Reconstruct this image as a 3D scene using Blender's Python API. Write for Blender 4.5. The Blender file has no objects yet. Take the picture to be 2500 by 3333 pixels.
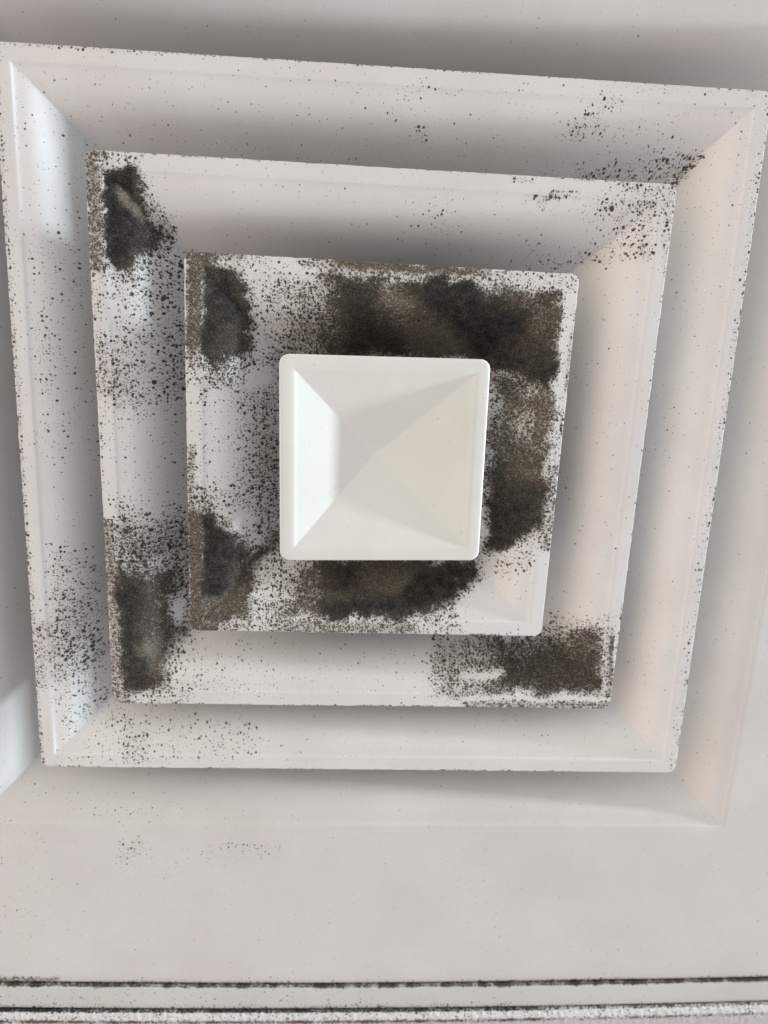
import bpy, bmesh, math, random
import numpy as np
from mathutils import Matrix, Vector, noise

sc = bpy.context.scene
COL = sc.collection
MM = 0.001
CEIL = 2.60
# diffuser frame: x to the right, y up the photograph, z down towards the viewer (the ceiling faces down)
FLIP = Matrix(((1, 0, 0), (0, -1, 0), (0, 0, -1)))
BASE = Vector((0, 0, CEIL))

def W(u, v, w):
    return BASE + FLIP @ (Vector((u, v, w)) * MM)

def frame(rot3, loc):
    m = rot3.to_4x4(); m.translation = loc
    return m

# ------------------------------------------------------------------ camera
cam = bpy.data.cameras.new('camera')
camo = bpy.data.objects.new('camera', cam); COL.objects.link(camo)
RC = Matrix(((0.99681955, -0.03538356, -0.07140584),
             (0.05050614, 0.97359672, 0.22261750),
             (0.06164349, -0.22551591, 0.97228733)))
camo.matrix_world = frame(FLIP @ RC, W(-21.048, 48.310, 335.955))
cam.sensor_fit = 'VERTICAL'; cam.sensor_height = 36.0
cam.lens = 36.0 * 0.700709
cam.clip_start = 0.01; cam.clip_end = 100.0
cam.dof.use_dof = True; cam.dof.focus_distance = 0.318; cam.dof.aperture_fstop = 7.5
sc.camera = camo

# ------------------------------------------------------------------ room light
world = bpy.data.worlds.new('World'); sc.world = world; world.use_nodes = True
bg = world.node_tree.nodes['Background']
# the room seen from the ceiling: bright warm walls to the left, cooler ones to the right, a darker floor below
wt = world.node_tree
def wn(typ, **kw):
    o = wt.nodes.new(typ)
    for k, v in kw.items(): setattr(o, k, v)
    return o
wc = wn('ShaderNodeTexCoord'); wsx = wn('ShaderNodeSeparateXYZ'); wt.links.new(wc.outputs['Generated'], wsx.inputs[0])
def wramp(sock, lo, hi, c0, c1):
    mr = wn('ShaderNodeMapRange', interpolation_type='SMOOTHSTEP'); wt.links.new(sock, mr.inputs[0])
    mr.inputs['From Min'].default_value = lo; mr.inputs['From Max'].default_value = hi
    mx = wn('ShaderNodeMix', data_type='RGBA'); wt.links.new(mr.outputs[0], mx.inputs[0])
    mx.inputs[6].default_value = (*c0, 1); mx.inputs[7].default_value = (*c1, 1)
    return mx.outputs[2]
def wmul(a, b):
    mx = wn('ShaderNodeMix', data_type='RGBA', blend_type='MULTIPLY'); mx.inputs[0].default_value = 1
    wt.links.new(a, mx.inputs[6]); wt.links.new(b, mx.inputs[7]); return mx.outputs[2]
c_x = wramp(wsx.outputs[0], -.7, .6, (1.28, 1.15, 1.06), (.62, .70, .80))
c_y = wramp(wsx.outputs[1], -.7, .7, (1.22, 1.22, 1.16), (.90, .86, .85))
c_z = wramp(wsx.outputs[2], -.95, -.25, (.66, .66, .66), (1.19, 1.19, 1.19))
wt.links.new(wmul(wmul(c_x, c_y), c_z), bg.inputs['Color']); bg.inputs['Strength'].default_value = .925

def area(name, pos, target, sx, sy, power, color):
    l = bpy.data.lights.new(name, 'AREA'); l.shape = 'RECTANGLE'; l.size = sx; l.size_y = sy
    l.energy = power; l.color = color
    o = bpy.data.objects.new(name, l); COL.objects.link(o)
    d = (target - pos).normalized()
    o.rotation_euler = d.to_track_quat('-Z', 'Y').to_euler(); o.location = pos
    return o
# cool light from a wide, low strip of window on the right, raking along the ceiling
KE, KA, KD = 0.032, math.radians(2.0), 3000.0
area('window_light', W(KD * math.cos(KA), KD * math.sin(KA), KD * KE + 15), W(0, 0, 15), 1.4, 0.07, 195.0, (0.82, 0.94, 1.0))
# warm light bounced off the room to the left and above
area('room_bounce_light', W(-1500, 700, 1300), W(0, 0, 0), 1.2, 1.2, 4.0, (1.0, 0.86, 0.74))

sc.view_settings.view_transform = 'Standard'; sc.view_settings.look = 'None'
sc.view_settings.exposure = 0.0; sc.view_settings.gamma = 1.0
sc.view_settings.use_curve_mapping = False
sc.render.engine = 'CYCLES'
sc.cycles.max_bounces = 6

# ------------------------------------------------------------------ mould maps
# every entry: outline in millimetres on its own part, coverage, brownness, colony size, softness
MOULD = {
    'C': [
        ([(-53.5, 57.0), (51.8, 60.3), (60.0, -55.7), (-54.7, -56.5)], 0.006, 0.3, 0, 2.5),
    ],
    'R1': [
        ([(-86.6, 87.4), (87.6, 97.5), (109.7, -87.0), (-90.0, -90.2)], 0.1, 0.5, 0.05, 4.7),
        ([(-76.3, 39.6), (-45.1, 40.6), (-44.1, -29.3), (-77.0, -25.4)], 0.38, 0.4, 0.25, 6.5),
        ([(-76.1, 25.9), (-63.5, 25.9), (-63.4, -18.2), (-76.5, -16.9)], 0.14, 0.4, 0.1, 5.0),
        ([(-51.2, 42.5), (-45.0, 38.5), (-43.5, -49.2), (-53.4, -48.6), (-57.6, -23.2), (-51.8, 4.7), (-56.8, 23.8)], 0.54, 0.4, 0.6, 6.1),
        ([(-47.4, 32.2), (-48.2, 29.5), (-50.7, 27.5), (-54.0, 26.7), (-57.2, 27.5), (-59.6, 29.4), (-60.5, 32.0), (-59.6, 34.7), (-57.3, 36.7), (-54.1, 37.5), (-50.8, 36.8), (-48.3, 34.9)], 0.08, 0.3, 0, 4.6),
        ([(-76.0, 39.6), (-57.9, 42.2), (-59.7, 28.0), (-76.0, 29.9)], 0.6, 0.5, 0.3, 5.5),
        ([(-53.8, 75.7), (-22.0, 76.4), (-12.6, 44.2), (-50.2, 42.5)], 0.4, 0.5, 0.2, 6.9),
        ([(-45.2, 75.2), (-21.9, 75.7), (-19.7, 65.7), (-45.5, 68.1)], 0.55, 0.5, 0.3, 5.3),
        ([(-33.6, 68.7), (-13.8, 69.7), (-8.2, 43.3), (-46.3, 43.7)], 0.68, 0.5, 0.3, 9.1),
        ([(-23.0, 79.2), (13.1, 80.2), (76.8, 76.1), (78.6, 30.6), (51.7, 41.0), (17.5, 44.6), (-25.3, 43.6)], 0.86, 0.55, 0.25, 7.8),
        ([(14.3, 69.2), (13.2, 66.8), (9.7, 64.8), (4.7, 63.9), (-0.4, 64.3), (-4.2, 65.9), (-5.8, 68.2), (-4.6, 70.7), (-1.1, 72.6), (3.8, 73.5), (8.8, 73.1), (12.6, 71.6)], 0.8, 1.0, 0.1, 6.1),
        ([(-22.0, 76.8), (-3.5, 77.4), (-3.0, 58.9), (12.5, 50.6), (18.7, 44.0), (-18.9, 43.9), (-16.3, 58.2)], 0.97, 0.25, 0.1, 5.6),
        ([(9.3, 77.0), (35.2, 77.3), (46.9, 69.0), (62.7, 64.1), (70.4, 69.2), (61.6, 58.0), (78.1, 44.7), (77.3, 32.6), (66.7, 40.4), (51.7, 41.0), (47.5, 46.0), (40.6, 48.8), (25.5, 62.2), (14.0, 71.1)], 1.0, 0.12, 0.0, 4.3),
        ([(78.1, 54.7), (76.9, 50.2), (73.3, 46.7), (68.1, 45.2), (62.6, 46.1), (58.3, 49.2), (56.4, 53.7), (57.4, 58.4), (61.2, 61.8), (66.6, 63.2), (71.9, 62.2), (76.0, 59.1)], 1.0, 0.3, 0, 7.3),
        ([(11.2, 61.5), (27.9, 60.4), (45.1, 48.0), (21.8, 44.8)], 0.93, 1.0, 0.1, 5.0),
        ([(53.8, 74.6), (76.5, 73.2), (77.2, 53.7), (66.5, 64.2), (53.6, 67.1)], 0.84, 0.6, 0.25, 4.7),
        ([(-76.3, 77.1), (-60.4, 77.7), (-55.4, 71.2), (-54.4, 56.3), (-57.9, 44.2), (-70.7, 37.8), (-76.5, 37.6)], 0.95, 0.4, 0.3, 3.7),
        ([(-76.3, 74.4), (-66.3, 74.2), (-61.2, 67.3), (-64.4, 53.8), (-68.9, 47.7), (-73.3, 38.7), (-76.5, 43.4)], 1.0, 0.15, 0, 3.6),
        ([(-77.2, -23.2), (-71.0, -26.0), (-61.5, -38.3), (-56.5, -48.1), (-45.2, -43.0), (-43.4, -51.1), (-53.0, -59.0), (-54.8, -79.2), (-77.7, -79.6)], 0.88, 0.5, 0.3, 6.2),
        ([(-77.2, -27.5), (-72.0, -30.2), (-63.8, -41.3), (-62.3, -51.7), (-67.4, -63.3), (-77.6, -67.1)], 1.0, 0.12, 0, 2.9),
        ([(-77.6, -67.1), (-61.3, -63.0), (-54.8, -79.2), (-77.7, -79.6)], 0.86, 0.7, 0.2, 4.3),
        ([(-49.9, -56.1), (-35.7, -53.9), (-32.3, -75.5), (-55.8, -79.2), (-56.5, -68.5)], 0.42, 0.5, 0.5, 5.9),
        ([(-35.7, -53.3), (-22.4, -53.0), (-21.4, -77.4), (-43.0, -77.8)], 0.8, 0.6, 0.3, 7.4),
        ([(-24.6, -53.1), (54.4, -49.8), (55.9, -55.9), (41.7, -66.8), (29.1, -76.4), (-25.7, -77.9)], 0.95, 0.5, 0.1, 5.4),
        ([(26.1, -57.5), (23.4, -60.2), (16.4, -62.3), (6.9, -63.2), (-2.6, -62.7), (-9.6, -60.9), (-12.2, -58.2), (-9.7, -55.5), (-2.8, -53.3), (6.8, -52.4), (16.4, -52.9), (23.5, -54.8)], 0.9, 0.95, 0.1, 8.4),
        ([(-23.9, -69.8), (13.6, -64.4), (29.5, -56.4), (52.5, -51.2), (54.7, -53.8), (39.5, -65.9), (22.5, -73.7), (-21.4, -77.4)], 1.0, 0.12, 0, 3.8),
        ([(-13.5, -52.8), (-5.6, -52.7), (-6.5, -63.9), (-17.6, -62.2)], 1.0, 0.15, 0, 5.3),
        ([(29.2, -70.8), (42.8, -66.8), (44.7, -75.3), (22.5, -77.7)], 0.55, 0.5, 0.4, 4.6),
        ([(45.2, -62.9), (69.0, -58.6), (82.6, -82.1), (44.7, -75.3)], 0.05, 0.3, 0.15, 7.7),
        ([(50.8, 40.9), (79.6, 30.6), (80.3, -16.1), (53.0, -15.7)], 0.84, 0.6, 0.2, 7.0),
        ([(72.8, 20.8), (72.1, 17.8), (69.6, 15.3), (66.1, 14.1), (62.3, 14.5), (59.4, 16.3), (58.1, 19.2), (58.9, 22.3), (61.5, 24.7), (65.1, 25.9), (68.8, 25.5), (71.6, 23.6)], 0.66, 0.6, 0.2, 6.3),
        ([(69.2, 31.9), (78.4, 32.6), (78.7, 9.7), (72.9, 9.2)], 0.8, 0.8, 0.1, 4.3),
        ([(73.3, 36.3), (72.5, 34.6), (70.0, 33.2), (66.4, 32.5), (62.7, 32.6), (59.9, 33.6), (58.8, 35.2), (59.7, 36.9), (62.3, 38.4), (65.9, 39.1), (69.5, 38.9), (72.2, 37.9)], 0.78, 0.35, 0.3, 4.3),
        ([(53.9, -2.1), (80.7, -9.5), (79.9, -33.8), (69.4, -38.8), (54.3, -48.0)], 0.95, 0.35, 0.2, 5.2),
        ([(54.0, -21.3), (61.6, -13.8), (72.9, -12.4), (76.6, -22.8), (71.8, -33.7), (54.0, -44.5)], 1.0, 0.15, 0, 4.6),
        ([(55.2, -46.6), (67.4, -38.5), (81.0, -33.8), (79.2, -48.6), (64.7, -53.8), (54.5, -51.5)], 0.3, 0.6, 0.6, 4.7),
        ([(-82.9, 84.7), (-58.5, 84.3), (-60.4, 77.3), (-75.9, 77.5), (-76.7, 35.7), (-83.1, 35.4)], 0.82, 0.75, 0.2, 1.0),
        ([(-71.8, 78.3), (-33.6, 79.5), (-33.6, 77.7), (-52.8, 75.5), (-53.7, 80.2), (-69.9, 80.1)], 0.3, 0.6, 0.3, 1.0),
        ([(-58.5, 84.5), (-26.1, 84.5), (-25.9, 78.4), (-56.6, 78.2)], 0.16, 0.5, 0.4, 1.3),
        ([(-37.6, 84.1), (45.6, 84.2), (46.9, 80.9), (13.2, 78.4), (-25.9, 78.4), (-33.7, 81.0)], 0.6, 0.9, 0.2, 1.6),
        ([(-22.2, 83.8), (45.7, 83.9), (45.9, 80.9), (-18.2, 80.4)], 0.86, 0.95, 0.1, 1.0),
        ([(45.6, 84.2), (84.3, 83.7), (84.2, 74.5), (76.2, 75.7), (46.6, 79.4)], 0.33, 0.5, 0.5, 1.6),
        ([(78.2, 76.2), (84.6, 74.6), (84.1, 26.7), (79.9, 26.5)], 0.14, 0.4, 0.4, 1.5),
        ([(82.2, 58.9), (84.9, 59.0), (85.1, 32.9), (82.6, 32.8)], 0.5, 0.4, 0.7, 1.0),
        ([(79.9, 26.5), (84.3, 26.7), (84.5, -0.7), (79.8, -0.9)], 0.35, 0.5, 0.4, 1.3),
        ([(79.8, -0.9), (84.5, -0.7), (83.5, -40.5), (79.1, -40.6)], 0.62, 0.6, 0.2, 1.5),
        ([(78.5, -41.8), (84.1, -41.6), (82.6, -82.6), (74.1, -76.8)], 0.04, 0.3, 0.1, 1.8),
        ([(-83.3, 35.4), (-76.7, 35.7), (-77.3, -21.1), (-83.8, -21.3)], 0.15, 0.5, 0.3, 1.6),
        ([(-83.6, 3.6), (-80.3, 3.7), (-80.2, -23.3), (-83.8, -23.5)], 0.6, 0.8, 0.2, 1.2),
        ([(-83.8, -22.4), (-76.9, -23.2), (-77.5, -79.6), (-70.8, -80.6), (-70.8, -86.2), (-83.5, -86.4)], 0.84, 0.75, 0.1, 1.5),
        ([(-70.7, -78.8), (-51.6, -79.1), (-51.5, -85.4), (-70.8, -85.7)], 0.55, 0.8, 0.3, 1.5),
        ([(-54.8, -78.5), (-34.4, -78.8), (-34.2, -85.1), (-54.7, -85.5)], 0.4, 0.6, 0.4, 1.5),
        ([(-43.0, -79.0), (22.5, -77.7), (22.9, -84.1), (-42.9, -85.2)], 0.66, 0.9, 0.2, 1.5),
        ([(22.5, -78.5), (44.8, -77.3), (45.3, -83.7), (22.9, -84.1)], 0.35, 0.6, 0.4, 1.8),
        ([(-64.2, 84.4), (-49.0, 84.3), (-49.9, 81.2), (-64.2, 81.1)], 0.5, 0.8, 0.4, 4.5),
        ([(-69.8, 81.1), (-56.6, 80.4), (-58.5, 76.3), (-69.9, 76.8)], 0.35, 0.7, 0.5, 3.9),
        ([(38.7, 83.9), (52.7, 83.9), (51.0, 80.4), (38.9, 80.5)], 0.55, 0.7, 0.4, 4.8),
        ([(-83.2, 41.2), (-75.9, 41.5), (-76.0, 29.9), (-83.4, 29.5)], 0.5, 0.7, 0.4, 4.6),
        ([(-84.2, -17.1), (-76.5, -16.9), (-76.6, -27.5), (-84.3, -27.7)], 0.55, 0.7, 0.4, 4.8),
        ([(48.1, 68.1), (45.9, 66.7), (41.0, 66.8), (34.9, 68.4), (29.1, 71.0), (25.3, 73.8), (24.4, 76.2), (26.7, 77.6), (31.3, 77.4), (37.2, 75.9), (43.0, 73.4), (47.0, 70.5)], 0.985, 0.1, 0, 4.8),
        ([(-61.5, 63.6), (-62.1, 58.8), (-63.5, 55.1), (-65.3, 53.7), (-67.1, 54.9), (-68.4, 58.3), (-68.8, 63.0), (-68.3, 67.8), (-66.6, 71.2), (-64.6, 72.5), (-62.7, 71.4), (-61.6, 68.2)], 0.985, 0.1, 0, 3.7),
    ],
    'R2': [
        ([(-126.9, 126.9), (125.0, 141.8), (164.7, -126.4), (-141.7, -128.2)], 0.05, 0.4, 0.06, 5.2),
        ([(-117.3, 81.5), (-87.9, 85.1), (-89.9, -64.5), (-118.9, -59.1)], 0.28, 0.4, 0.5, 6.0),
        ([(-100.1, 83.6), (-87.9, 85.1), (-88.4, 23.8), (-98.2, 23.9)], 0.36, 0.4, 0.9, 6.1),
        ([(-106.4, 31.1), (-107.5, 25.5), (-110.1, 21.4), (-113.5, 20.0), (-116.9, 21.5), (-119.6, 25.4), (-120.4, 30.9), (-119.0, 36.4), (-116.1, 40.4), (-112.7, 42.0), (-109.5, 40.6), (-107.1, 36.7)], 0.52, 0.4, 0.3, 6.8),
        ([(-119.5, 16.9), (-89.2, 16.3), (-90.1, -26.9), (-121.4, -23.9)], 0.12, 0.4, 0.35, 6.0),
        ([(-119.4, -23.8), (-90.2, -31.5), (-90.1, -66.8), (-119.1, -63.7)], 0.42, 0.4, 0.5, 7.5),
        ([(-117.4, 79.7), (-98.4, 83.8), (-97.0, 68.5), (-117.1, 66.7)], 0.4, 0.5, 0.5, 4.5),
        ([(-116.9, 116.9), (-101.8, 117.0), (-98.1, 107.1), (-94.7, 93.8), (-99.2, 83.7), (-107.7, 77.0), (-116.2, 77.9)], 0.88, 0.35, 0.5, 4.2),
        ([(-116.9, 116.2), (-104.6, 116.5), (-104.2, 105.2), (-105.0, 86.8), (-111.7, 80.3), (-116.4, 81.6)], 0.98, 0.1, 0.2, 2.7),
        ([(-107.5, 107.8), (-106.5, 105.7), (-106.2, 103.8), (-106.7, 102.6), (-107.9, 102.3), (-109.3, 103.1), (-110.8, 104.8), (-111.7, 106.8), (-112.0, 108.7), (-111.5, 109.9), (-110.4, 110.2), (-108.9, 109.4)], 0.9, 1.22, 0.1, 1.3),
        ([(-103.1, 102.0), (-102.4, 100.5), (-102.3, 99.0), (-102.7, 98.0), (-103.7, 97.7), (-104.8, 98.3), (-105.9, 99.4), (-106.6, 101.0), (-106.7, 102.4), (-106.3, 103.4), (-105.4, 103.7), (-104.2, 103.2)], 0.9, 1.2, 0.1, 1.3),
        ([(-97.2, 111.9), (-91.6, 100.9), (-92.2, 88.4), (-96.6, 84.0), (-98.8, 98.9)], 0.5, 0.4, 0.8, 4.0),
        ([(-120.8, -32.5), (-90.3, -36.1), (-87.8, -98.8), (-88.6, -119.2), (-119.0, -119.4)], 0.62, 0.4, 0.7, 6.6),
        ([(-119.7, -53.5), (-96.6, -60.7), (-91.2, -83.6), (-93.0, -106.4), (-99.6, -118.0), (-118.9, -118.2), (-119.9, -82.2)], 0.86, 0.55, 0.4, 5.3),
        ([(-119.5, -63.7), (-109.6, -60.4), (-108.7, -88.9), (-104.3, -113.9), (-117.5, -115.7)], 0.96, 0.2, 0.2, 4.5),
        ([(-101.3, -96.6), (-101.7, -98.1), (-103.3, -99.3), (-105.6, -99.8), (-108.0, -99.6), (-110.0, -98.6), (-110.8, -97.1), (-110.4, -95.6), (-108.9, -94.4), (-106.6, -93.9), (-104.2, -94.1), (-102.2, -95.1)], 0.9, 1.3, 0, 3.3),
        ([(-99.7, -105.3), (-101.6, -107.0), (-103.8, -107.8), (-105.5, -107.4), (-106.3, -106.0), (-105.9, -103.6), (-104.5, -101.2), (-102.5, -99.6), (-100.6, -99.2), (-99.0, -99.9), (-98.1, -101.2), (-98.4, -103.2)], 0.9, 1.3, 0, 3.8),
        ([(-96.1, -39.8), (-89.6, -40.8), (-90.5, -86.3), (-97.1, -84.6)], 0.55, 0.3, 0.9, 4.7),
        ([(-91.0, -81.2), (-91.5, -84.8), (-92.7, -87.2), (-94.3, -87.8), (-95.8, -86.4), (-96.9, -83.5), (-97.2, -79.7), (-96.7, -76.2), (-95.5, -73.8), (-94.0, -73.2), (-92.4, -74.5), (-91.3, -77.5)], 0.12, 0.3, 0.2, 3.4),
        ([(-94.1, -96.9), (-86.2, -96.8), (-52.9, -117.6), (-99.7, -120.5)], 0.28, 0.4, 0.5, 6.8),
        ([(-90.6, -97.9), (-35.9, -95.3), (-43.8, -117.6), (-84.1, -117.9)], 0.16, 0.4, 0.35, 7.7),
        ([(-40.6, -94.4), (49.1, -92.5), (43.4, -116.9), (-43.8, -117.6)], 0.08, 0.4, 0.15, 7.9),
        ([(32.3, -92.4), (88.1, -91.4), (87.6, -97.0), (71.7, -116.7), (34.1, -117.0)], 0.6, 0.5, 0.6, 7.3),
        ([(56.3, -94.4), (85.6, -91.4), (96.1, -83.1), (115.1, -77.7), (119.2, -90.9), (120.6, -116.3), (48.1, -116.3), (67.4, -109.0)], 0.72, 0.45, 0.5, 5.8),
        ([(63.3, -97.3), (92.6, -95.0), (116.4, -90.9), (119.2, -114.2), (67.0, -115.1), (62.7, -107.1)], 0.9, 0.35, 0.2, 8.2),
        ([(116.2, -87.2), (115.6, -90.4), (113.4, -93.3), (110.0, -95.1), (106.5, -95.4), (103.8, -94.0), (102.6, -91.3), (103.3, -88.1), (105.6, -85.2), (109.0, -83.4), (112.4, -83.2), (115.1, -84.6)], 0.82, 0.5, 0.2, 4.7),
        ([(68.7, -106.1), (67.3, -107.4), (63.5, -108.6), (58.2, -109.4), (52.8, -109.6), (48.8, -109.1), (47.3, -108.1), (48.6, -106.8), (52.5, -105.6), (57.8, -104.8), (63.2, -104.6), (67.2, -105.1)], 0.15, 0.5, 0.2, 1.9),
        ([(33.1, 106.0), (32.6, 102.1), (30.0, 99.1), (25.8, 97.8), (21.3, 98.7), (17.8, 101.4), (16.1, 105.2), (16.8, 109.0), (19.4, 111.9), (23.4, 113.0), (27.7, 112.3), (31.2, 109.7)], 0.17, 0.4, 0.1, 6.9),
        ([(80.3, 115.8), (79.2, 114.6), (75.7, 113.6), (70.6, 113.0), (65.3, 113.1), (61.3, 113.7), (59.6, 114.8), (60.7, 116.0), (64.3, 117.1), (69.5, 117.7), (74.7, 117.6), (78.6, 116.9)], 0.5, 0.4, 0.9, 3.0),
        ([(119.2, 106.3), (116.3, 102.6), (110.8, 101.3), (103.6, 102.6), (94.6, 105.2), (87.9, 109.0), (85.4, 113.1), (87.7, 116.3), (94.5, 118.1), (103.2, 117.6), (112.0, 115.1), (117.5, 110.8)], 0.33, 0.4, 1.0, 8.3),
        ([(118.5, 115.9), (117.9, 114.1), (116.0, 112.6), (113.6, 112.3), (110.7, 112.7), (108.0, 113.8), (106.5, 115.4), (106.8, 117.2), (108.9, 118.6), (111.9, 119.3), (115.0, 119.0), (117.4, 117.7)], 0.5, 0.4, 0.9, 4.8),
        ([(104.8, 93.4), (102.4, 90.5), (95.0, 88.5), (83.6, 87.6), (70.5, 87.7), (60.5, 89.4), (56.5, 92.0), (59.2, 94.9), (67.8, 97.3), (80.2, 98.6), (93.0, 98.5), (101.8, 96.5)], 0.3, 0.4, 0.7, 8.0),
        ([(119.9, 98.1), (119.0, 95.0), (115.7, 92.7), (111.6, 91.9), (107.4, 92.8), (104.1, 95.2), (102.6, 98.4), (103.5, 101.5), (106.3, 103.6), (110.4, 104.3), (114.5, 103.3), (118.1, 101.1)], 0.36, 0.4, 0.9, 5.0),
        ([(84.8, 100.6), (82.3, 96.0), (72.5, 92.1), (58.0, 90.2), (42.9, 90.7), (31.5, 93.6), (26.8, 97.9), (30.0, 102.4), (39.8, 106.0), (53.7, 107.8), (68.1, 107.4), (79.6, 104.8)], 0.07, 0.4, 0.35, 10.6),
        ([(90.4, -75.8), (118.7, -71.2), (119.5, -77.3), (91.0, -83.3)], 0.3, 0.5, 0.5, 4.0),
        ([(113.7, -62.2), (112.5, -66.2), (108.7, -69.9), (103.1, -72.3), (97.2, -72.9), (92.7, -71.4), (90.8, -68.1), (92.1, -64.0), (96.1, -60.3), (101.8, -57.9), (107.5, -57.5), (111.9, -59.1)], 0.07, 0.4, 0.3, 6.7),
        ([(-123.4, 124.0), (-117.4, 116.8), (-118.2, 74.1), (-124.3, 73.8)], 0.72, 0.9, 0.3, 1.3),
        ([(-123.4, 124.0), (-113.4, 123.9), (-113.6, 120.0), (-121.9, 119.5)], 0.7, 0.9, 0.3, 1.1),
        ([(-113.4, 123.9), (-97.0, 123.5), (-99.9, 118.9), (-113.7, 118.8)], 0.3, 0.8, 0.6, 1.3),
        ([(-124.2, 75.7), (-117.9, 74.1), (-120.7, -30.3), (-126.2, -30.5)], 0.26, 0.7, 0.4, 1.6),
        ([(-124.6, 47.3), (-117.6, 47.6), (-118.2, 26.0), (-124.9, 25.7)], 0.5, 0.8, 0.3, 3.0),
        ([(-123.7, 3.5), (-119.7, 3.6), (-120.1, -30.3), (-124.2, -30.4)], 0.08, 0.7, 0.2, 3.1),
        ([(-125.4, -30.5), (-119.7, -30.3), (-118.9, -118.2), (-110.8, -124.5), (-124.5, -124.6)], 0.66, 0.9, 0.2, 1.5),
        ([(-110.6, -119.3), (-88.6, -119.2), (-88.7, -124.4), (-110.8, -124.5)], 0.3, 0.8, 0.4, 1.3),
        ([(51.0, 123.6), (62.9, 123.5), (63.1, 121.0), (52.2, 121.1)], 0.4, 0.8, 0.6, 1.0),
        ([(97.0, 124.0), (124.5, 124.0), (126.4, 82.0), (122.2, 81.8), (118.9, 116.0), (99.5, 120.4)], 0.36, 0.6, 0.7, 1.3),
        ([(121.7, 85.7), (125.8, 85.9), (137.8, -19.0), (130.5, -19.2)], 0.1, 0.4, 0.4, 1.7),
        ([(116.3, -78.5), (121.5, -78.4), (124.1, -123.0), (118.4, -116.3)], 0.4, 0.6, 0.3, 1.2),
        ([(119.8, -83.4), (122.6, -83.4), (123.9, -121.4), (121.5, -121.5)], 0.75, 0.6, 0.2, 0.7),
        ([(48.2, -117.9), (124.4, -117.3), (123.6, -119.4), (48.3, -119.9)], 0.1, 0.6, 0.2, 1.0),
        ([(48.3, -120.2), (124.6, -119.6), (124.2, -124.0), (48.7, -124.5)], 0.62, 0.6, 0.3, 0.7),
    ],
    'R3': [
        ([(-164.0, 166.9), (161.4, 187.2), (220.4, -168.7), (-189.8, -171.1)], 0.045, 0.4, 0.05, 3.3),
        ([(-153.0, 153.0), (155.8, 171.0), (162.2, 131.1), (-155.0, 114.1)], 0.065, 0.4, 0.12, 4.0),
        ([(-155.9, 154.0), (-130.9, 139.6), (-134.5, 89.6), (-153.5, 86.9)], 0.08, 0.4, 0.55, 3.2),
        ([(-103.1, 137.9), (-105.0, 136.4), (-109.6, 135.2), (-115.6, 134.5), (-121.5, 134.6), (-125.6, 135.4), (-126.8, 136.8), (-124.9, 138.2), (-120.3, 139.5), (-114.3, 140.1), (-108.5, 140.0), (-104.4, 139.2)], 0.06, 0.4, 0.8, 2.8),
        ([(-147.1, 91.6), (-133.2, 99.5), (-132.5, 53.8), (-150.5, 52.6)], 0.16, 0.4, 0.45, 2.9),
        ([(-153.3, 90.7), (-133.6, 69.9), (-133.1, -10.4), (-155.1, -8.8)], 0.14, 0.4, 0.25, 3.3),
        ([(-143.0, 41.0), (-144.3, 31.7), (-147.0, 24.9), (-150.4, 22.4), (-153.4, 24.9), (-155.4, 31.5), (-155.9, 40.5), (-154.5, 49.4), (-151.9, 56.1), (-148.7, 58.7), (-145.6, 56.5), (-143.5, 50.1)], 0.2, 0.4, 0.2, 3.8),
        ([(-153.5, -8.9), (-132.2, -10.5), (-134.3, -67.9), (-156.3, -63.8)], 0.06, 0.4, 0.25, 3.5),
        ([(-154.5, -48.1), (-136.4, -51.0), (-132.0, -80.5), (-133.7, -130.1), (-155.4, -122.9)], 0.3, 0.4, 0.5, 4.8),
        ([(-136.6, -96.5), (-138.5, -107.7), (-142.7, -115.1), (-148.0, -116.7), (-153.0, -112.0), (-156.5, -102.9), (-157.5, -91.6), (-155.2, -80.5), (-151.3, -73.3), (-146.1, -71.4), (-141.1, -75.5), (-137.6, -84.6)], 0.46, 0.4, 0.6, 5.5),
        ([(-153.5, -118.6), (-133.1, -114.9), (-132.1, -136.7), (-151.3, -149.5)], 0.24, 0.4, 0.5, 3.9),
        ([(-165.1, 89.9), (-156.5, 90.3), (-161.8, 11.9), (-170.8, 11.6)], 0.16, 0.6, 0.3, 2.7),
        ([(-160.7, 33.3), (-161.4, 29.8), (-162.7, 27.1), (-164.4, 26.1), (-165.9, 27.0), (-166.9, 29.6), (-167.1, 33.1), (-166.4, 36.6), (-165.1, 39.2), (-163.4, 40.2), (-161.9, 39.3), (-160.9, 36.8)], 0.36, 0.7, 0.7, 2.0),
        ([(-164.1, -87.0), (-156.6, -86.9), (-158.7, -122.9), (-166.4, -123.0)], 0.36, 0.8, 0.3, 2.6),
        ([(-163.7, -87.0), (-156.6, -86.9), (-157.3, -118.0), (-163.5, -118.1)], 0.42, 0.8, 0.2, 1.7),
        ([(-130.8, -137.7), (-110.1, -136.5), (-108.7, -160.2), (-128.2, -160.4)], 0.34, 0.5, 0.5, 4.6),
        ([(-111.2, -136.5), (-55.7, -137.9), (-54.4, -158.5), (-107.6, -158.9)], 0.19, 0.5, 0.3, 4.7),
        ([(-155.0, -153.1), (-125.5, -142.3), (-123.6, -161.6), (-153.2, -161.9)], 0.13, 0.5, 0.4, 3.2),
        ([(22.4, 150.0), (21.2, 147.2), (17.1, 145.0), (11.2, 144.0), (5.1, 144.4), (0.6, 146.2), (-1.3, 148.9), (0.1, 151.6), (4.2, 153.7), (9.9, 154.7), (15.8, 154.3), (20.4, 152.6)], 0.11, 0.4, 0.1, 3.9),
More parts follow.
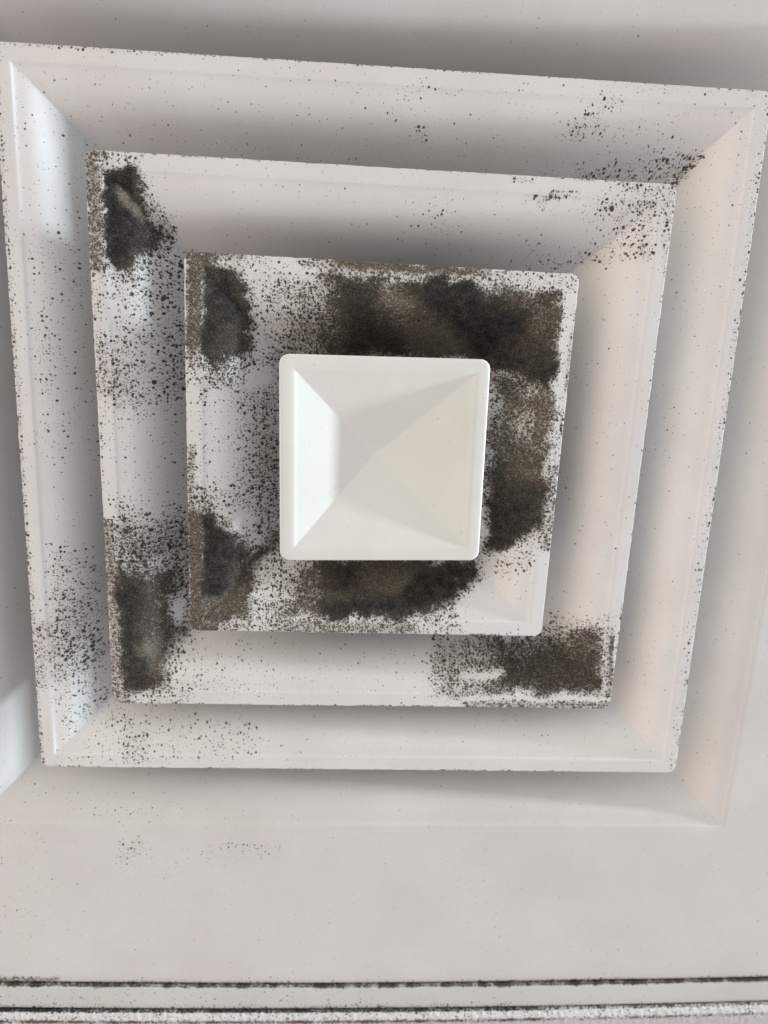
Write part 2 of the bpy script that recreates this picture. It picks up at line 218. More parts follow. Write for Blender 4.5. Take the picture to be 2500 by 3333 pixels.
        ([(18.8, 140.6), (17.9, 139.6), (15.4, 138.8), (11.9, 138.4), (8.3, 138.4), (5.6, 139.0), (4.6, 139.9), (5.4, 140.9), (8.0, 141.7), (11.4, 142.1), (15.0, 142.0), (17.7, 141.5)], 0.24, 0.5, 0.1, 2.0),
        ([(27.5, 154.7), (26.1, 153.6), (22.0, 152.6), (16.1, 152.1), (10.2, 152.1), (5.9, 152.6), (4.2, 153.6), (5.6, 154.7), (9.8, 155.6), (15.6, 156.3), (21.5, 156.3), (25.8, 155.7)], 0.2, 0.5, 0.1, 1.9),
        ([(103.7, 153.9), (103.3, 151.6), (100.2, 149.8), (95.4, 148.9), (90.1, 149.3), (85.9, 150.8), (83.8, 153.0), (84.4, 155.2), (87.8, 157.3), (92.7, 158.3), (97.8, 157.9), (101.7, 156.2)], 0.22, 0.4, 0.15, 3.2),
        ([(91.4, 148.5), (92.4, 145.8), (90.7, 142.7), (86.8, 140.0), (81.7, 138.5), (76.8, 138.6), (73.5, 140.3), (72.6, 143.0), (74.4, 146.1), (78.4, 148.7), (83.4, 150.2), (88.1, 150.1)], 0.3, 0.4, 0.15, 3.3),
        ([(132.0, 141.1), (131.2, 136.1), (124.2, 132.1), (113.1, 130.2), (100.9, 131.0), (91.1, 134.2), (86.4, 139.0), (87.8, 143.9), (94.8, 147.7), (105.5, 149.4), (117.1, 148.7), (126.8, 145.7)], 0.13, 0.4, 0.4, 5.0),
        ([(84.3, 132.2), (137.0, 139.7), (135.8, 126.7), (88.6, 125.6)], 0.34, 0.4, 0.8, 3.4),
        ([(129.1, 127.2), (137.3, 138.9), (141.3, 135.9), (133.5, 124.9)], 0.55, 0.4, 0.6, 1.5),
        ([(134.1, 126.8), (156.0, 143.8), (161.9, 78.3), (135.7, 78.0)], 0.07, 0.4, 0.35, 3.2),
        ([(-162.5, 163.0), (162.6, 165.0), (162.8, 163.5), (-162.6, 161.3)], 0.3, 0.5, 0.3, 0.6),
        ([(88.3, 161.6), (162.9, 163.2), (160.7, 159.8), (88.6, 158.8)], 0.16, 0.5, 0.4, 1.2),
        ([(160.0, 164.1), (163.5, 164.3), (161.7, -163.0), (158.7, -163.1)], 0.22, 0.5, 0.3, 0.7),
        ([(-162.6, 162.0), (-160.4, 162.1), (-161.0, -165.3), (-163.7, -165.3)], 0.35, 0.5, 0.3, 0.6),
    ],
    'P': [
        ([(-210.0, 219.8), (214.4, 256.0), (359.3, -369.2), (-271.1, -353.7)], 0.03, 0.4, 0.12, 3.6),
        ([(-95.6, -193.8), (-98.8, -196.4), (-108.2, -198.4), (-121.1, -199.1), (-134.2, -198.5), (-144.0, -196.6), (-148.0, -194.0), (-145.0, -191.4), (-135.8, -189.4), (-122.8, -188.6), (-109.5, -189.3), (-99.5, -191.2)], 0.12, 0.4, 0.1, 3.8),
        ([(-139.5, -188.4), (-142.1, -190.3), (-149.6, -191.7), (-160.1, -192.2), (-170.8, -191.8), (-178.8, -190.4), (-182.0, -188.6), (-179.6, -186.7), (-172.1, -185.3), (-161.6, -184.7), (-150.8, -185.1), (-142.8, -186.5)], 0.08, 0.4, 0.15, 3.3),
        ([(-32.2, -196.3), (-35.0, -198.2), (-43.0, -199.6), (-53.9, -200.3), (-64.8, -199.7), (-72.9, -198.4), (-76.0, -196.5), (-73.3, -194.6), (-65.4, -193.2), (-54.5, -192.6), (-43.4, -193.1), (-35.3, -194.5)], 0.07, 0.4, 0.25, 3.4),
        ([(-111.7, -220.1), (-113.0, -227.2), (-116.1, -232.4), (-120.3, -234.4), (-124.3, -232.4), (-127.1, -227.2), (-128.0, -220.1), (-126.7, -213.1), (-123.6, -208.0), (-119.5, -206.1), (-115.5, -208.0), (-112.6, -213.1)], 0.26, 0.4, 0.12, 5.3),
        ([(-40.2, -218.6), (-43.9, -222.3), (-54.2, -225.1), (-68.3, -226.1), (-82.4, -225.1), (-92.6, -222.4), (-96.3, -218.7), (-92.5, -215.0), (-82.3, -212.3), (-68.4, -211.3), (-54.4, -212.2), (-44.0, -214.9)], 0.11, 0.4, 0.6, 4.4),
        ([(-41.5, -214.3), (-43.8, -215.7), (-50.0, -216.8), (-58.6, -217.2), (-67.1, -216.8), (-73.4, -215.8), (-75.7, -214.4), (-73.4, -213.0), (-67.2, -211.9), (-58.6, -211.5), (-50.1, -211.9), (-43.8, -212.9)], 0.2, 0.4, 0.8, 2.0),
        ([(-95.2, -228.6), (-97.2, -234.4), (-102.6, -238.6), (-110.0, -240.2), (-117.2, -238.6), (-122.4, -234.4), (-124.2, -228.6), (-122.1, -223.0), (-116.7, -218.8), (-109.5, -217.3), (-102.3, -218.8), (-97.1, -222.9)], 0.08, 0.4, 0.1, 4.8),
        ([(-160.3, -234.3), (-164.5, -260.3), (-173.5, -279.8), (-184.9, -286.9), (-195.3, -279.6), (-201.8, -260.1), (-202.8, -234.2), (-198.1, -209.2), (-191.3, -194.1), (-181.8, -189.5), (-170.3, -194.0), (-161.8, -209.0)], 0.06, 0.4, 0.25, 9.4),
        ([(98.0, -248.2), (96.0, -260.4), (88.1, -269.4), (76.4, -272.6), (64.3, -269.2), (54.9, -260.2), (50.9, -248.0), (53.2, -236.1), (61.0, -227.4), (72.3, -224.3), (84.2, -227.4), (93.6, -236.2)], 0.045, 0.4, 0.7, 7.8),
        ([(-111.0, 176.4), (160.7, 192.5), (170.8, 175.1), (-114.6, 158.5)], 0.02, 0.4, 0.2, 4.1),
        ([(-204.9, -295.1), (-160.9, -296.9), (-161.3, -304.0), (-205.5, -303.3)], 0.6, 0.5, 0.4, 1.2),
    ],
}

def sdf(P, poly):
    poly = np.array(poly, float); x, y = P[:, 0], P[:, 1]
    d = np.full(len(P), 1e9); inside = np.zeros(len(P), bool)
    for i in range(len(poly)):
        a, b = poly[i], poly[(i + 1) % len(poly)]
        e = b - a; q = P - a
        t = np.clip((q @ e) / max(e @ e, 1e-9), 0, 1)
        dd = np.hypot(q[:, 0] - t * e[0], q[:, 1] - t * e[1]); d = np.minimum(d, dd)
        c = ((a[1] > y) != (b[1] > y)) & (x < (b[0] - a[0]) * (y - a[1]) / (b[1] - a[1] + 1e-12) + a[0])
        inside ^= c
    return np.where(inside, -d, d)

def fill_mould(me, key, extra=None):
    n = len(me.vertices); co = np.empty(n * 3); me.vertices.foreach_get('co', co)
    co = co.reshape(-1, 3) / MM; P = co[:, :2]
    val = np.zeros((n, 4)); val[:, 3] = 1
    wx = np.array([[noise.noise(Vector((q[0] * .09, q[1] * .09, 1.5))) + .6 * noise.noise(Vector((q[0] * .3, q[1] * .3, 8.5))),
                    noise.noise(Vector((q[0] * .09, q[1] * .09, 21.5))) + .6 * noise.noise(Vector((q[0] * .3, q[1] * .3, 38.5)))] for q in P]) if key in MOULD else 0
    for poly, c, t, b, soft in MOULD.get(key, []):
        k = sdf(P + wx * min(soft * 1.0, 4.0), poly) / max(soft, .3)
        a = np.clip(.5 - k * .5, 0, 1); a = a * a * (3 - 2 * a)
        for j, x in enumerate((c, t, b)):
            val[:, j] = val[:, j] * (1 - a) + x * a
    if extra: extra(co, val)
    at = me.attributes.new('mould', 'FLOAT_COLOR', 'POINT')
    at.data.foreach_set('color', np.ascontiguousarray(val.astype(np.float32)).ravel())

# ------------------------------------------------------------------ materials
class NT:
    def __init__(s, name):
        s.m = bpy.data.materials.new(name); s.m.use_nodes = True
        s.t = s.m.node_tree; s.t.nodes.clear()
    def n(s, typ, **kw):
        o = s.t.nodes.new(typ)
        for k, v in kw.items(): setattr(o, k, v)
        return o
    def put(s, sock, v):
        if isinstance(v, bpy.types.NodeSocket): s.t.links.new(v, sock)
        elif v is not None: sock.default_value = v
    def math(s, op, a, b=None, c=None, clamp=False):
        o = s.n('ShaderNodeMath', operation=op, use_clamp=clamp)
        for i, v in enumerate((a, b, c)): s.put(o.inputs[i], v)
        return o.outputs[0]
    def vmath(s, op, a, b=None, scale=None):
        o = s.n('ShaderNodeVectorMath', operation=op)
        s.put(o.inputs[0], a); s.put(o.inputs[1], b)
        if scale is not None: s.put(o.inputs['Scale'], scale)
        return o.outputs[0]
    def ss(s, x, lo, hi):
        o = s.n('ShaderNodeMapRange', interpolation_type='SMOOTHSTEP')
        s.put(o.inputs['Value'], x); s.put(o.inputs['From Min'], lo); s.put(o.inputs['From Max'], hi)
        return o.outputs[0]
    def noise(s, vec, scale, detail=3, rough=.55, dim='3D'):
        o = s.n('ShaderNodeTexNoise', noise_dimensions=dim)
        s.put(o.inputs['Vector'], vec); s.put(o.inputs['Scale'], scale)
        s.put(o.inputs['Detail'], detail); s.put(o.inputs['Roughness'], rough)
        return o
    def mix(s, f, a, b):
        o = s.n('ShaderNodeMix', data_type='RGBA')
        s.put(o.inputs[0], f); s.put(o.inputs[6], a); s.put(o.inputs[7], b)
        return o.outputs[2]

def mouldy_paint(name, paint=(.75, .732, .722), rough=.6, grain=0.0, peel=1.0, unroll=False):
    T = NT(name)
    out = T.n('ShaderNodeOutputMaterial'); bs = T.n('ShaderNodeBsdfPrincipled')
    T.t.links.new(bs.outputs[0], out.inputs[0])
    at = T.n('ShaderNodeAttribute', attribute_name='mould')
    sp = T.n('ShaderNodeSeparateColor'); T.t.links.new(at.outputs['Color'], sp.inputs[0])
    cov, tone, big = sp.outputs
    tc = T.n('ShaderNodeTexCoord')
    oi = T.n('ShaderNodeObjectInfo')
    P = T.vmath('SCALE', tc.outputs['Object'], scale=1000.0)          # millimetres
    if unroll:      # measure down the little upright edges as well
        ps = T.n('ShaderNodeSeparateXYZ'); T.t.links.new(P, ps.inputs[0])
        pc_ = T.n('ShaderNodeCombineXYZ'); T.put(pc_.inputs[0], ps.outputs[0]); T.put(pc_.inputs[1], T.math('SUBTRACT', ps.outputs[1], ps.outputs[2]))
        P = pc_.outputs[0]
    # patchiness of the coverage itself
    n1 = T.noise(P, .16, 3, .6); n2 = T.noise(P, .55, 3, .6)
    pv = T.math('ADD', T.math('MULTIPLY', T.math('SUBTRACT', n1.outputs[0], .5), .55),
                T.math('MULTIPLY', T.math('SUBTRACT', n2.outputs[0], .5), .75))
    edge = T.math('MULTIPLY', T.math('MULTIPLY', cov, T.math('SUBTRACT', 1.03, cov)), 4.0)   # strongest at half cover
    amp = T.math('MULTIPLY', edge, pv)
    C = T.math('ADD', cov, T.math('MULTIPLY', amp, .65), clamp=True)
    nz = T.noise(P, 2.2, 3, .65)
    dist = T.vmath('SCALE', T.vmath('SUBTRACT', nz.outputs['Color'], (.5, .5, .5)), scale=.9)
    nfine = T.noise(P, 5.5, 3, .7)
    def layer(cell, off, gain, bias, rmax, soft, src, wob=1.0):
        p = T.vmath('ADD', T.vmath('ADD', P, (off, off * 1.7, 0)), T.vmath('SCALE', dist, scale=wob))
        p = T.vmath('MULTIPLY', p, (1, 1, 0))
        v = T.n('ShaderNodeTexVoronoi', voronoi_dimensions='2D')
        T.put(v.inputs['Vector'], p); T.put(v.inputs['Scale'], 1.0 / cell); T.put(v.inputs['Randomness'], 1.0)
        sc_ = T.n('ShaderNodeSeparateColor'); T.t.links.new(v.outputs['Color'], sc_.inputs[0])
        c = T.math('MULTIPLY_ADD', src, gain, bias)
        pres = T.math('MULTIPLY', T.math('SUBTRACT', c, sc_.outputs[0]), 3.0, clamp=True)
        r = T.math('MULTIPLY', T.math('MULTIPLY', T.math('POWER', pres, .6), rmax),
                   T.math('MULTIPLY_ADD', T.math('POWER', sc_.outputs[1], 2.0), 1.15, .3))
        r = T.math('MULTIPLY', r, T.math('MULTIPLY_ADD', n2.outputs[0], 1.5, .25))
        d = T.math('MULTIPLY_ADD', T.math('SUBTRACT', nfine.outputs[0], .5), .22, v.outputs['Distance'])
        m = T.math('SUBTRACT', 1.0, T.ss(T.math('SUBTRACT', d, r), -soft, soft))
        return T.math('MULTIPLY', m, T.ss(pres, 0.0, .12))
    bigc = T.math('MULTIPLY', big, T.math('MULTIPLY_ADD', cov, 1.6, .05))
    L = [layer(7.0, 11.3, .50, 0.0, .13, .05, bigc, 1.0),
         layer(3.4, 5.7, .80, 0.0, .24, .07, T.math('MULTIPLY', bigc, 1.2)),
         layer(3.2, 1.9, 3.0, .05, .12, .04, C, .8),
         layer(1.95, 31.1, 1.8, -.03, .27, .07, C),
         layer(1.25, 17.7, 1.75, -.13, .37, .09, C, .8),
         layer(.75, 43.9, 1.9, -.36, .46, .12, C, .5)]
    fine = T.math('MULTIPLY', layer(1.7, 61.3, 2.6, .08, .14, .06, C, .6), .62)
    L.append(fine)
    sp_ = L[0]
    for l in L[1:]: sp_ = T.math('MAXIMUM', sp_, l)
    # continuous felt
    nf = T.noise(P, 1.25, 5, .78)
    felt = T.ss(T.math('ADD', T.math('MULTIPLY', T.math('SUBTRACT', nf.outputs[0], .5), 1.5), T.math('MULTIPLY', C, 1.25)), .76, 1.06)
    m0 = T.math('MAXIMUM', sp_, felt)
    # small hyphae-thin transparency of isolated colonies and brown veils
    veil = T.math('MULTIPLY_ADD', T.ss(C, .25, .9), .06, .93)
    mask = T.math('MULTIPLY', m0, veil)
    # colours
    fur = T.noise(P, 1.5, 4, .8); fur2 = T.noise(P, .30, 4, .7)
    black = T.mix(T.ss(fur.outputs[0], .35, .72), (.009, .0085, .0085, 1), (.046, .043, .040, 1))
    brown = T.mix(T.ss(fur.outputs[0], .32, .66), (.038, .029, .022, 1), (.27, .222, .172, 1))
    tn = T.math('ADD', tone, T.math('MULTIPLY', T.math('SUBTRACT', fur2.outputs[0], .5), 1.1))
    tn = T.math('MULTIPLY', tn, T.ss(C, .2, .75), clamp=True)
    mc = T.mix(T.math('MULTIPLY', tn, .9, clamp=True), black, brown)
    pale = T.math('SUBTRACT', T.math('MULTIPLY', tone, T.ss(fur2.outputs[0], .3, .5)), 1.0, clamp=True)
    mc = T.mix(T.math('MULTIPLY', pale, 1.6, clamp=True), mc, (.24, .22, .175, 1))
    # paint: slight unevenness, dusty haze where growth is dense
    pn = T.noise(P, .02, 4, .6)
    base = T.mix(T.ss(pn.outputs[0], .3, .7), (paint[0] * .965, paint[1] * .955, paint[2] * .95, 1), (paint[0] * 1.025, paint[1] * 1.025, paint[2] * 1.02, 1))
    haze = T.math('MULTIPLY', T.ss(C, .10, .9), .5)
    base = T.mix(haze, base, (.36, .31, .25, 1))
    if grain > 0:
        g = T.noise(P, 2.6, 4, .8)
        base = T.mix(T.math('MULTIPLY', T.ss(g.outputs[0], .35, .68), grain), base, (.30, .29, .28, 1))
        base = T.mix(T.math('MULTIPLY', at.outputs['Alpha'], T.ss(g.outputs[0], .30, .5)), base, (.68, .68, .67, 1))  # whiter tile bevel: the light it catches, mixed into the colour
    T.put(bs.inputs['Base Color'], T.mix(mask, base, mc))
    T.put(bs.inputs['Roughness'], T.math('MULTIPLY_ADD', mask, .95 - rough, rough))
    T.put(bs.inputs['Specular IOR Level'], T.math('MULTIPLY_ADD', mask, -.27, .32))
    # relief: furry colonies stand on a faint orange peel
    op = T.noise(P, 1.0, 2, .5)
    ffur = T.noise(P, 1.3, 4, .8)
    h = T.math('ADD', T.math('MULTIPLY', op.outputs[0], .010 * peel),
               T.math('MULTIPLY', T.ss(cov, .25, .9), T.math('MULTIPLY', ffur.outputs[0], .8)))
    if grain > 0:
        gg = T.noise(P, .9, 5, .8)
        h = T.math('MULTIPLY_ADD', gg.outputs[0], .7, h)
    bp = T.n('ShaderNodeBump'); T.put(bp.inputs['Strength'], .8); T.put(bp.inputs['Distance'], .001)
    T.put(bp.inputs['Height'], h); T.t.links.new(bp.outputs[0], bs.inputs['Normal'])
    return T.m

M_CONE = mouldy_paint('mouldy_white_enamel')
M_PLAQUE = mouldy_paint('clean_white_enamel', (.745, .742, .705), .55)
M_PANEL = mouldy_paint('white_enamel_panel', (.68, .658, .643), .6)
M_TEE = mouldy_paint('painted_grid_steel', (.62, .625, .60), .5, unroll=True)
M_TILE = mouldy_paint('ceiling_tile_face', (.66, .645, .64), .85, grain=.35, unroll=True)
Td = NT('galvanised_steel'); _o = Td.n('ShaderNodeOutputMaterial'); _b = Td.n('ShaderNodeBsdfPrincipled')
Td.t.links.new(_b.outputs[0], _o.inputs[0])
_n = Td.noise(None, 30, 3)
Td.put(_b.inputs['Base Color'], Td.mix(_n.outputs[0], (.10, .10, .10, 1), (.22, .22, .22, 1))); _b.inputs['Metallic'].default_value = .6; _b.inputs['Roughness'].default_value = .5
M_DUCT = Td.m

# ------------------------------------------------------------------ mesh helpers
def link(name, me, mat, parent=None, rot=None, loc=None):
    o = bpy.data.objects.new(name, me); COL.objects.link(o); me.materials.append(mat)
    if parent: o.parent = parent
    if rot is not None:
        m = rot.to_4x4(); m.translation = loc * MM; o.matrix_local = m
    return o

def loop_pts(s, w, r, du, dv, n, ca=6):
    r = max(r, .12); out = []
    for k in range(4):
        a = math.pi / 2 * k; c, d = math.cos(a), math.sin(a)
        for j in range(n):                      # right side upwards, then turned
            y = -(s - r) + 2 * (s - r) * j / (n - 1); x = s
            out.append((x * c - y * d + du, x * d + y * c + dv, w))
        for j in range(1, ca):
            b = math.pi / 2 * j / ca
            x = s - r + r * math.cos(b); y = s - r + r * math.sin(b)
            out.append((x * c - y * d + du, x * d + y * c + dv, w))
    return out

def square_shell(name, prof, n, closed=True, cap=False, warp=None):
    vs, fs = [], []; N = 4 * (n + 5)
    for (s, w, r, *o) in prof:
        du, dv = o if o else (0, 0)
        for q in loop_pts(s, w, r, du, dv, n):
            if warp: q = warp(q, s)
            vs.append((q[0] * MM, q[1] * MM, q[2] * MM))
    R = len(prof)
    for i in range(R if closed else R - 1):
        a, b = i * N, ((i + 1) % R) * N
        for j in range(N):
            k = (j + 1) % N
            fs.append((a + j, a + k, b + k, b + j))
    if cap:
        fs.append(tuple((R - 1) * N + j for j in range(N)))
        if not closed: pass
    me = bpy.data.meshes.new(name); me.from_pydata(vs, [], fs)
    bm = bmesh.new(); bm.from_mesh(me)
    bmesh.ops.remove_doubles(bm, verts=bm.verts, dist=1e-7)
    bmesh.ops.recalc_face_normals(bm, faces=bm.faces)
    bm.to_mesh(me); bm.free()
    me.polygons.foreach_set('use_smooth', [True] * len(me.polygons))
    return me

def dip(y):
    # depth of a pressed slope y mm in from its crease: shallow at first, then falling away
    if y < 4: return .15 * y
    if y < 20: return .15 * y + .038 * (y - 4) ** 2
    return 12.728 + 1.366 * (y - 20)
def slope_rows(s0, s1, w0, step=1.3):
    n = max(2, int(abs(s0 - s1) / step)); L = abs(s1 - s0)
    return [(s0 + (s1 - s0) * j / n, w0 - dip(L * j / n), .5) for j in range(n + 1)]
def back_rows(rows, t=.9):
    out = []
    for j in range(len(rows) - 1, -1, -2):
        a = rows[max(0, j - 1)]; b = rows[min(len(rows) - 1, j + 1)]
        dx, dz = b[0] - a[0], b[1] - a[1]; l = math.hypot(dx, dz)
        out.append((rows[j][0] - dz / l * t * 1.0, rows[j][1] + dx / l * t, .5))
    return out

def edge_wobble(seed, s_edge):
    def f(q, s):
        x, y, z = q
        if s > s_edge - 1.2:
            g = noise.noise(Vector((x * .35 + seed, y * .35, seed))) * .22 + noise.noise(Vector((x * 1.1, y * 1.1, seed))) * .10
            l = math.hypot(x, y); x += x / l * g; y += y / l * g
        lo = noise.noise(Vector((x * .012, y * .012, seed * 3))) * .35
        return (x, y, z + lo)
    return f

def cone_profile(s, s_in, rc, lip=6.2):
    p = [(s - .35, -.85, rc), (s - .02, -.7, rc), (s, -.1, rc), (s - .06, -.02, rc), (s - .14, 0, rc), (s - .4, 0, rc * .95), (s - .9, 0, rc * .9)]
    for j in range(1, 5): p.append((s - .9 - (lip - .9) * j / 4 * 1.0, 0, max(.4, rc * (1 - j / 4))))
    c = s - lip
    p += [(c - .35, -.03, .4), (c - .7, -.12, .4), (c - 1.0, -.27, .4)]
    rows = slope_rows(c - 1.3, s_in, -.44)
    p += rows + back_rows(rows)
    p.append((c + .5, -.9, .6))
    return p

# ------------------------------------------------------------------ the diffuser
diff = bpy.data.objects.new('air_diffuser', None); COL.objects.link(diff)
diff.matrix_world = frame(FLIP, BASE)
diff['label'] = 'white square ceiling air diffuser of stepped pyramid rings, spotted with black and brown mould'
diff['category'] = 'air vent'

def pose(du, dv, rz, tx, ty):
    rz, tx, ty = map(math.radians, (rz, tx, ty))
    return Matrix.Rotation(rz, 3, 'Z') @ Matrix.Rotation(-tx, 3, 'Y') @ Matrix.Rotation(ty, 3, 'X')

V_EDGE = lambda u: -301.2 - .0066 * (u - 17) - 2.8 * (1 - min(1.6, ((u - 20) / 220) ** 2))

# face panel with its outer sloping ring
pp = [(300.6, -7, 1.5), (301.2, -2.6, 1.5), (301.1, -1.7, 1.5), (300.7, -1.0, 1.5), (300, -.55, 1.2), (298.5, -.25, 1), (295, -.06, 1), (290, 0, .8)]
for j in range(1, 60): pp.append((290 - (290 - 201.3) * j / 60, 0, .6))
pp += [(201.0, -.02, .5), (200.4, -.12, .5), (199.8, -.36, .5)]
pr = slope_rows(199.3, 157, -.50, 1.4); pp += pr
e = pr[-1]
pp += back_rows(pr)
pp += [(250, -1.3, .5), (288, -1.3, .5), (297, -7, .5)]
def panel_warp(q, s):
    x, y, z = q
    if y < -200 and abs(y) >= abs(x) - 1:
        t = min(1, (-y - 200) / 101.2); t = t * t
        y += t * (V_EDGE(x) + 301.2)
    return (x, y, z + noise.noise(Vector((x * .008, y * .008, 4))) * .5 * (1 if z > -3 else 0))
me = square_shell('face_panel', pp, 230, warp=panel_warp)
def panel_extra(co, val):
    # growth along the lower rim, against the grid
    y = co[:, 1]; x = co[:, 0]
    for i in range(len(co)):
        if y[i] < -285:
            d = y[i] - V_EDGE(x[i])
            if d < 9:
                nn = noise.noise(Vector((x[i] * .03, 3.1, 0))) * .5 + .5
                a = max(0, 1 - max(d, 0) / (2.2 + 3 * nn)) ** 1.3
                c = (.25 + .6 * nn) * a
                if c > val[i, 0]: val[i, 0] = c; val[i, 1] = .3; val[i, 2] = .4
fill_mould(me, 'P', panel_extra)
link('face_panel', me, M_PANEL, diff, Matrix.Identity(3), Vector((0, 0, 0)))

# three stepped cones
for key, s, w, s_in, po, nn in (('R3', 162.673, 5.697, 117, (-0.696, -0.362, 0.51, 0.80, -0.409), 210),
                                ('R2', 123.566, 11.816, 78, (-1.872, -2.105, 0.477, 0.35, 0.889), 170),
                                ('R1', 83.544, 18.091, 40, (-2.066, -0.425, 0.158, -0.675, 0.626), 140)):
    me = square_shell('cone', cone_profile(s, s_in, {'R3': 4.0, 'R2': 4.2, 'R1': 3.8}[key]), nn, warp=edge_wobble(s * .1, s))
    def rim(co, val, s=s):
        for i in range(len(co)):
            m = max(abs(co[i][0]), abs(co[i][1]))
            if m > s - .75 and co[i][2] > -1.5:
                n = noise.noise(Vector((co[i][0] * .05, co[i][1] * .05, s))) + .7 * noise.noise(Vector((co[i][0] * .3, co[i][1] * .3, s)))
                val[i, 0] = max(val[i, 0], .13 + .6 * n); val[i, 2] = .3
    fill_mould(me, key, rim)
    link('cone_ring', me, M_CONE, diff, pose(*po), Vector((po[0], po[1], w)))

# centre plaque: rounded rim and shallow pyramid pressed in, its point off centre
s = 45.279
pc = [(s - 30, -19, .5), (s - 18, -18, 1), (s - 8, -9.5, 2), (s - 3.5, -3.6, 3.5), (s - 1.6, -2.9, 4), (s - .6, -2.4, 4.2), (s - .1, -1.7, 4.3), (s, -.8, 4.3), (s - .1, -.35, 4.2), (s - .35, -.08, 4.1), (s - .7, 0, 4.0), (s - 1.6, .03, 3.6),
      (s - 3, .05, 2.6), (s - 4.6, .05, 1.4), (s - 5.8, 0, .8), (s - 6.5, -.09, .5), (s - 7.1, -.26, .4)]
ks = 30; s0 = s - 7.6; D = 6.8
for j in range(ks + 1):
    t = j / ks; sj = s0 + (1.1 - s0) * t
    pc.append((sj, -.40 - D * t, .3, -3.6 * t, 2.0 * t))
pc.append((.5, -.42 - D, .3, -3.6, 2.0))
R_ = len(pc)
me = square_shell('plaque', pc, 70, closed=False, cap=True, warp=edge_wobble(9.3, s + 5))
fill_mould(me, 'C')
po = (0.459, -0.482, 1.237, -1.95, 0.415)
plaque = link('centre_plaque', me, M_PLAQUE, diff, pose(*po), Vector((po[0], po[1], 24.473)))

# duct neck above, closed by its damper plate
nk = [(158.5, -46, 1), (158.5, -200, 1), (157.3, -200, 1), (157.3, -46, 1)]
me = square_shell('neck', nk, 12); link('duct_collar', me, M_DUCT, diff, Matrix.Identity(3), Vector((0, 0, 0)))
bm = bmesh.new()
bmesh.ops.create_cube(bm, size=1, matrix=Matrix.Translation((0, 0, -.195)) @ Matrix.Diagonal((.314, .314, .001, 1)))
me = bpy.data.meshes.new('damper'); bm.to_mesh(me); bm.free()
link('damper_plate', me, M_DUCT, diff, Matrix.Identity(3), Vector((0, 0, 0)))
# cross bars and bolt carrying the cones
bm = bmesh.new()
for a in (0, math.pi / 2):
    bmesh.ops.create_cube(bm, size=1, matrix=Matrix.Rotation(a, 4, 'Z') @ Matrix.Translation((0, 0, -.052)) @ Matrix.Diagonal((.3140, .016, .0015, 1)))
bmesh.ops.create_cone(bm, cap_ends=True, segments=12, radius1=.003, radius2=.003, depth=.062, matrix=Matrix.Translation((0, 0, -.022)))
me = bpy.data.meshes.new('bar'); bm.to_mesh(me); bm.free()
link('support_bar', me, M_DUCT, diff, Matrix.Identity(3), Vector((0, 0, 0)))

# ------------------------------------------------------------------ ceiling grid bar under the lower rim
def strip(name, u0, u1, nu, prof, rough=0, seed=0, closed=True):
    # prof: (offset below the rim line, w); swept along u, following the slightly bowed rim
    vs, fs = [], []; R = len(prof)
    for i in range(nu + 1):
        u = u0 + (u1 - u0) * i / nu; e = V_EDGE(u)
        for (d, w, *a) in prof:
            am = a[0] if a else 0
            v = e - d; ww = w
            if am:
                v += (noise.noise(Vector((u * .5, d * .6, seed))) * .8 + noise.noise(Vector((u * 1.6, d * 1.5, seed + 5))) * .5) * am
                ww += (noise.noise(Vector((u * .45, d * .6, seed + 9))) * .6 + noise.noise(Vector((u * 1.8, d * 1.7, seed + 2))) * .5) * am
            vs.append((u * MM, v * MM, ww * MM))
    for i in range(nu):
        for j in range(R if closed else R - 1):
            k = (j + 1) % R
            fs.append((i * R + j, i * R + k, (i + 1) * R + k, (i + 1) * R + j))
    fs.append(tuple(range(R))); fs.append(tuple(nu * R + j for j in range(R)))
    me = bpy.data.meshes.new(name); me.from_pydata(vs, [], fs)
    bm = bmesh.new(); bm.from_mesh(me); bmesh.ops.recalc_face_normals(bm, faces=bm.faces); bm.to_mesh(me); bm.free()
    me.polygons.foreach_set('use_smooth', [len(p.vertices) == 4 for p in me.polygons])
    return me

TW = 15.0     # flange width
prof = [(.9, -5), (.7, -1.0), (.7, -.4), (.7, .1), (.7, .5), (.8, .75), (1.1, .9), (2.0, .97), (2.6, 1.0), (3.2, 1.0), (4, 1.02), (6, 1.05), (8, 1.05), (10, 1.05), (11, 1.05), (12, 1.04), (13, 1.02), (14, 1.0), (14.8, .9), (15.3, .6), (15.5, 0), (15.5, -1), (15.3, -5)]
me = strip('tee', -330, 360, 700, prof)
def tee_extra(co, val):
    for i in range(len(co)):
        x, y, z = co[i]; d = V_EDGE(x) - y
        n1 = noise.noise(Vector((x * .022, 1.7, 0))) * .5 + .5; n2 = noise.noise(Vector((x * .05, 7.7, 0))) * .5 + .5
        n3 = noise.noise(Vector((x * .25, 4.4, 0))) * .5 + .5
        right = min(1, max(0, (x - 60) / 120)); left = min(1, max(0, (40 - x) / 80))
        c = .035 + .05 * left
        if d < 4.5:
            c = max(c, (.50 + .55 * n3) * max(0, 1 - max(0, d - .8) / (.25 + 3.2 * n2 * n3 * n3)))
        if d > 10:
            a = min(1, (d - 10) / 5)
            c = max(c, a * (.12 + .5 * n1 * n2 + .25 * n3) * (1 - .75 * right))
        if d > 14.9: c = max(c, .7)
        val[i, 0] = c; val[i, 1] = .35; val[i, 2] = .5
fill_mould(me, '-', tee_extra)
tee = link('ceiling_grid_bar', me, M_TEE); tee.matrix_world = frame(FLIP, BASE)
tee['label'] = 'narrow painted metal ceiling grid bar with grimy edges, along the lower rim of the diffuser'
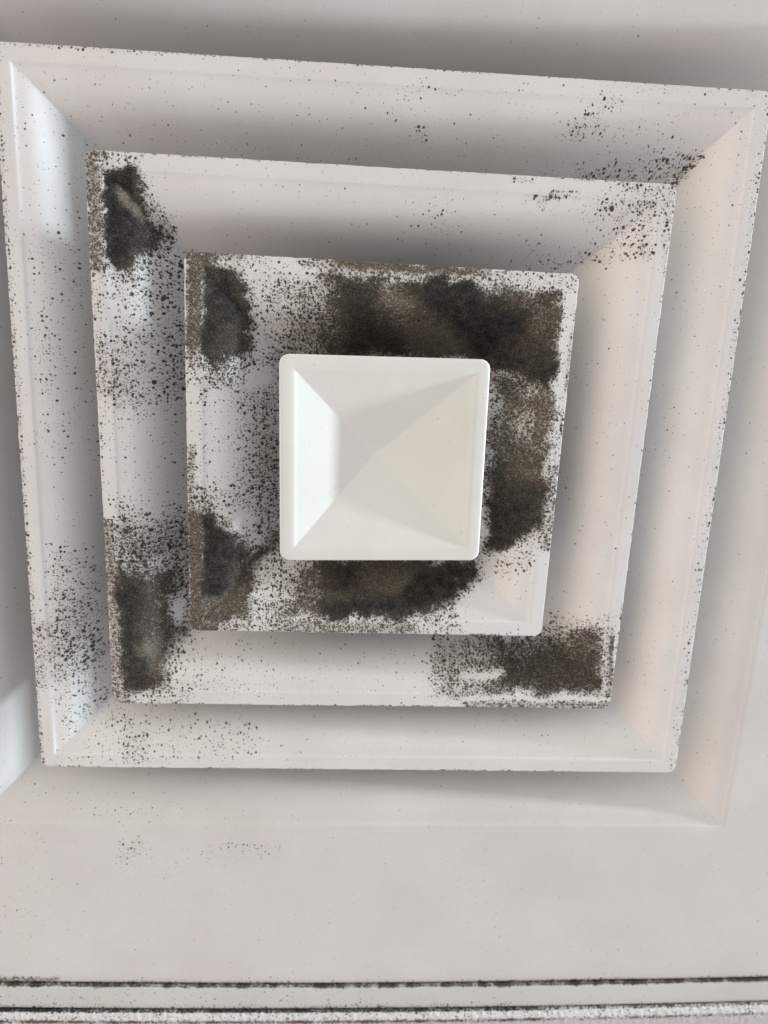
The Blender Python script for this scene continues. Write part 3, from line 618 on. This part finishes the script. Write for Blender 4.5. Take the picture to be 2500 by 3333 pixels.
tee['category'] = 'ceiling grid'; tee['kind'] = 'thing'

# ------------------------------------------------------------------ ceiling tile: rough painted edge standing proud of the bar
pt = [(16.6, -4), (16.6, -1.4, .2), (16.6, -.7, .3), (16.62, 0, .4), (16.66, .7, .4), (16.7, 1.3, .45), (16.8, 1.9, .45), (16.95, 2.4, .45), (17.2, 2.8, .45), (17.6, 3.15, .45),
      (18.0, 3.5, .45), (18.4, 3.85, .45), (18.8, 4.15, .45), (19.2, 4.4, .4), (19.8, 4.6, .4), (20.5, 4.7, .35), (21.4, 4.75, .3)]
for j in range(1, 14): pt.append((21.4 + j * 1.2, 4.8, .25))
for j in range(1, 12): pt.append((38 + j * 10, 4.8, .2))
pt += [(150, -10), (60, -10)]
me = strip('tile', -330, 360, 1200, pt, seed=3)
def tile_extra(co, val):
    for i in range(len(co)):
        x, y, z = co[i]; d = V_EDGE(x) - y
        n1 = noise.noise(Vector((x * .03, 9.7, 0))) * .5 + .5; n3 = noise.noise(Vector((x * .12, 2.4, 0))) * .5 + .5
        n4 = noise.noise(Vector((x * .5, 5.4, 0))) * .5 + .5
        right = min(1, max(0, (x - 40) / 160))
        c, t = .05, .4
        white = 0
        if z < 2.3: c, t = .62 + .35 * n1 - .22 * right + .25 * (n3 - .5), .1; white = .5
        elif d < 19.4: c, t = .16 + .25 * n3 * n1, .3; white = 1 - .35 * n4 * n3  # bevel turned towards the light; its brightness is painted in as whiteness
        elif d < 22.4:
            e = 1 - abs(d - 20.4) / 1.8
            c = max(.06, min(1, (.2 + 1.15 * n3 * (.5 + n1) * (1 - .45 * right)) * max(0, e) * 1.15)); t = .75
        else: c = .06
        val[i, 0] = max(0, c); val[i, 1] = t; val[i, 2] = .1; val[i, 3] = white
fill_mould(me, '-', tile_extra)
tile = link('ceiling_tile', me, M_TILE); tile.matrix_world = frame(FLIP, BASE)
tile['label'] = 'rough grey ceiling tile with chipped mouldy edge, its bevel coloured whiter as if lit, below the grid bar'
tile['category'] = 'ceiling tile'; tile['kind'] = 'thing'
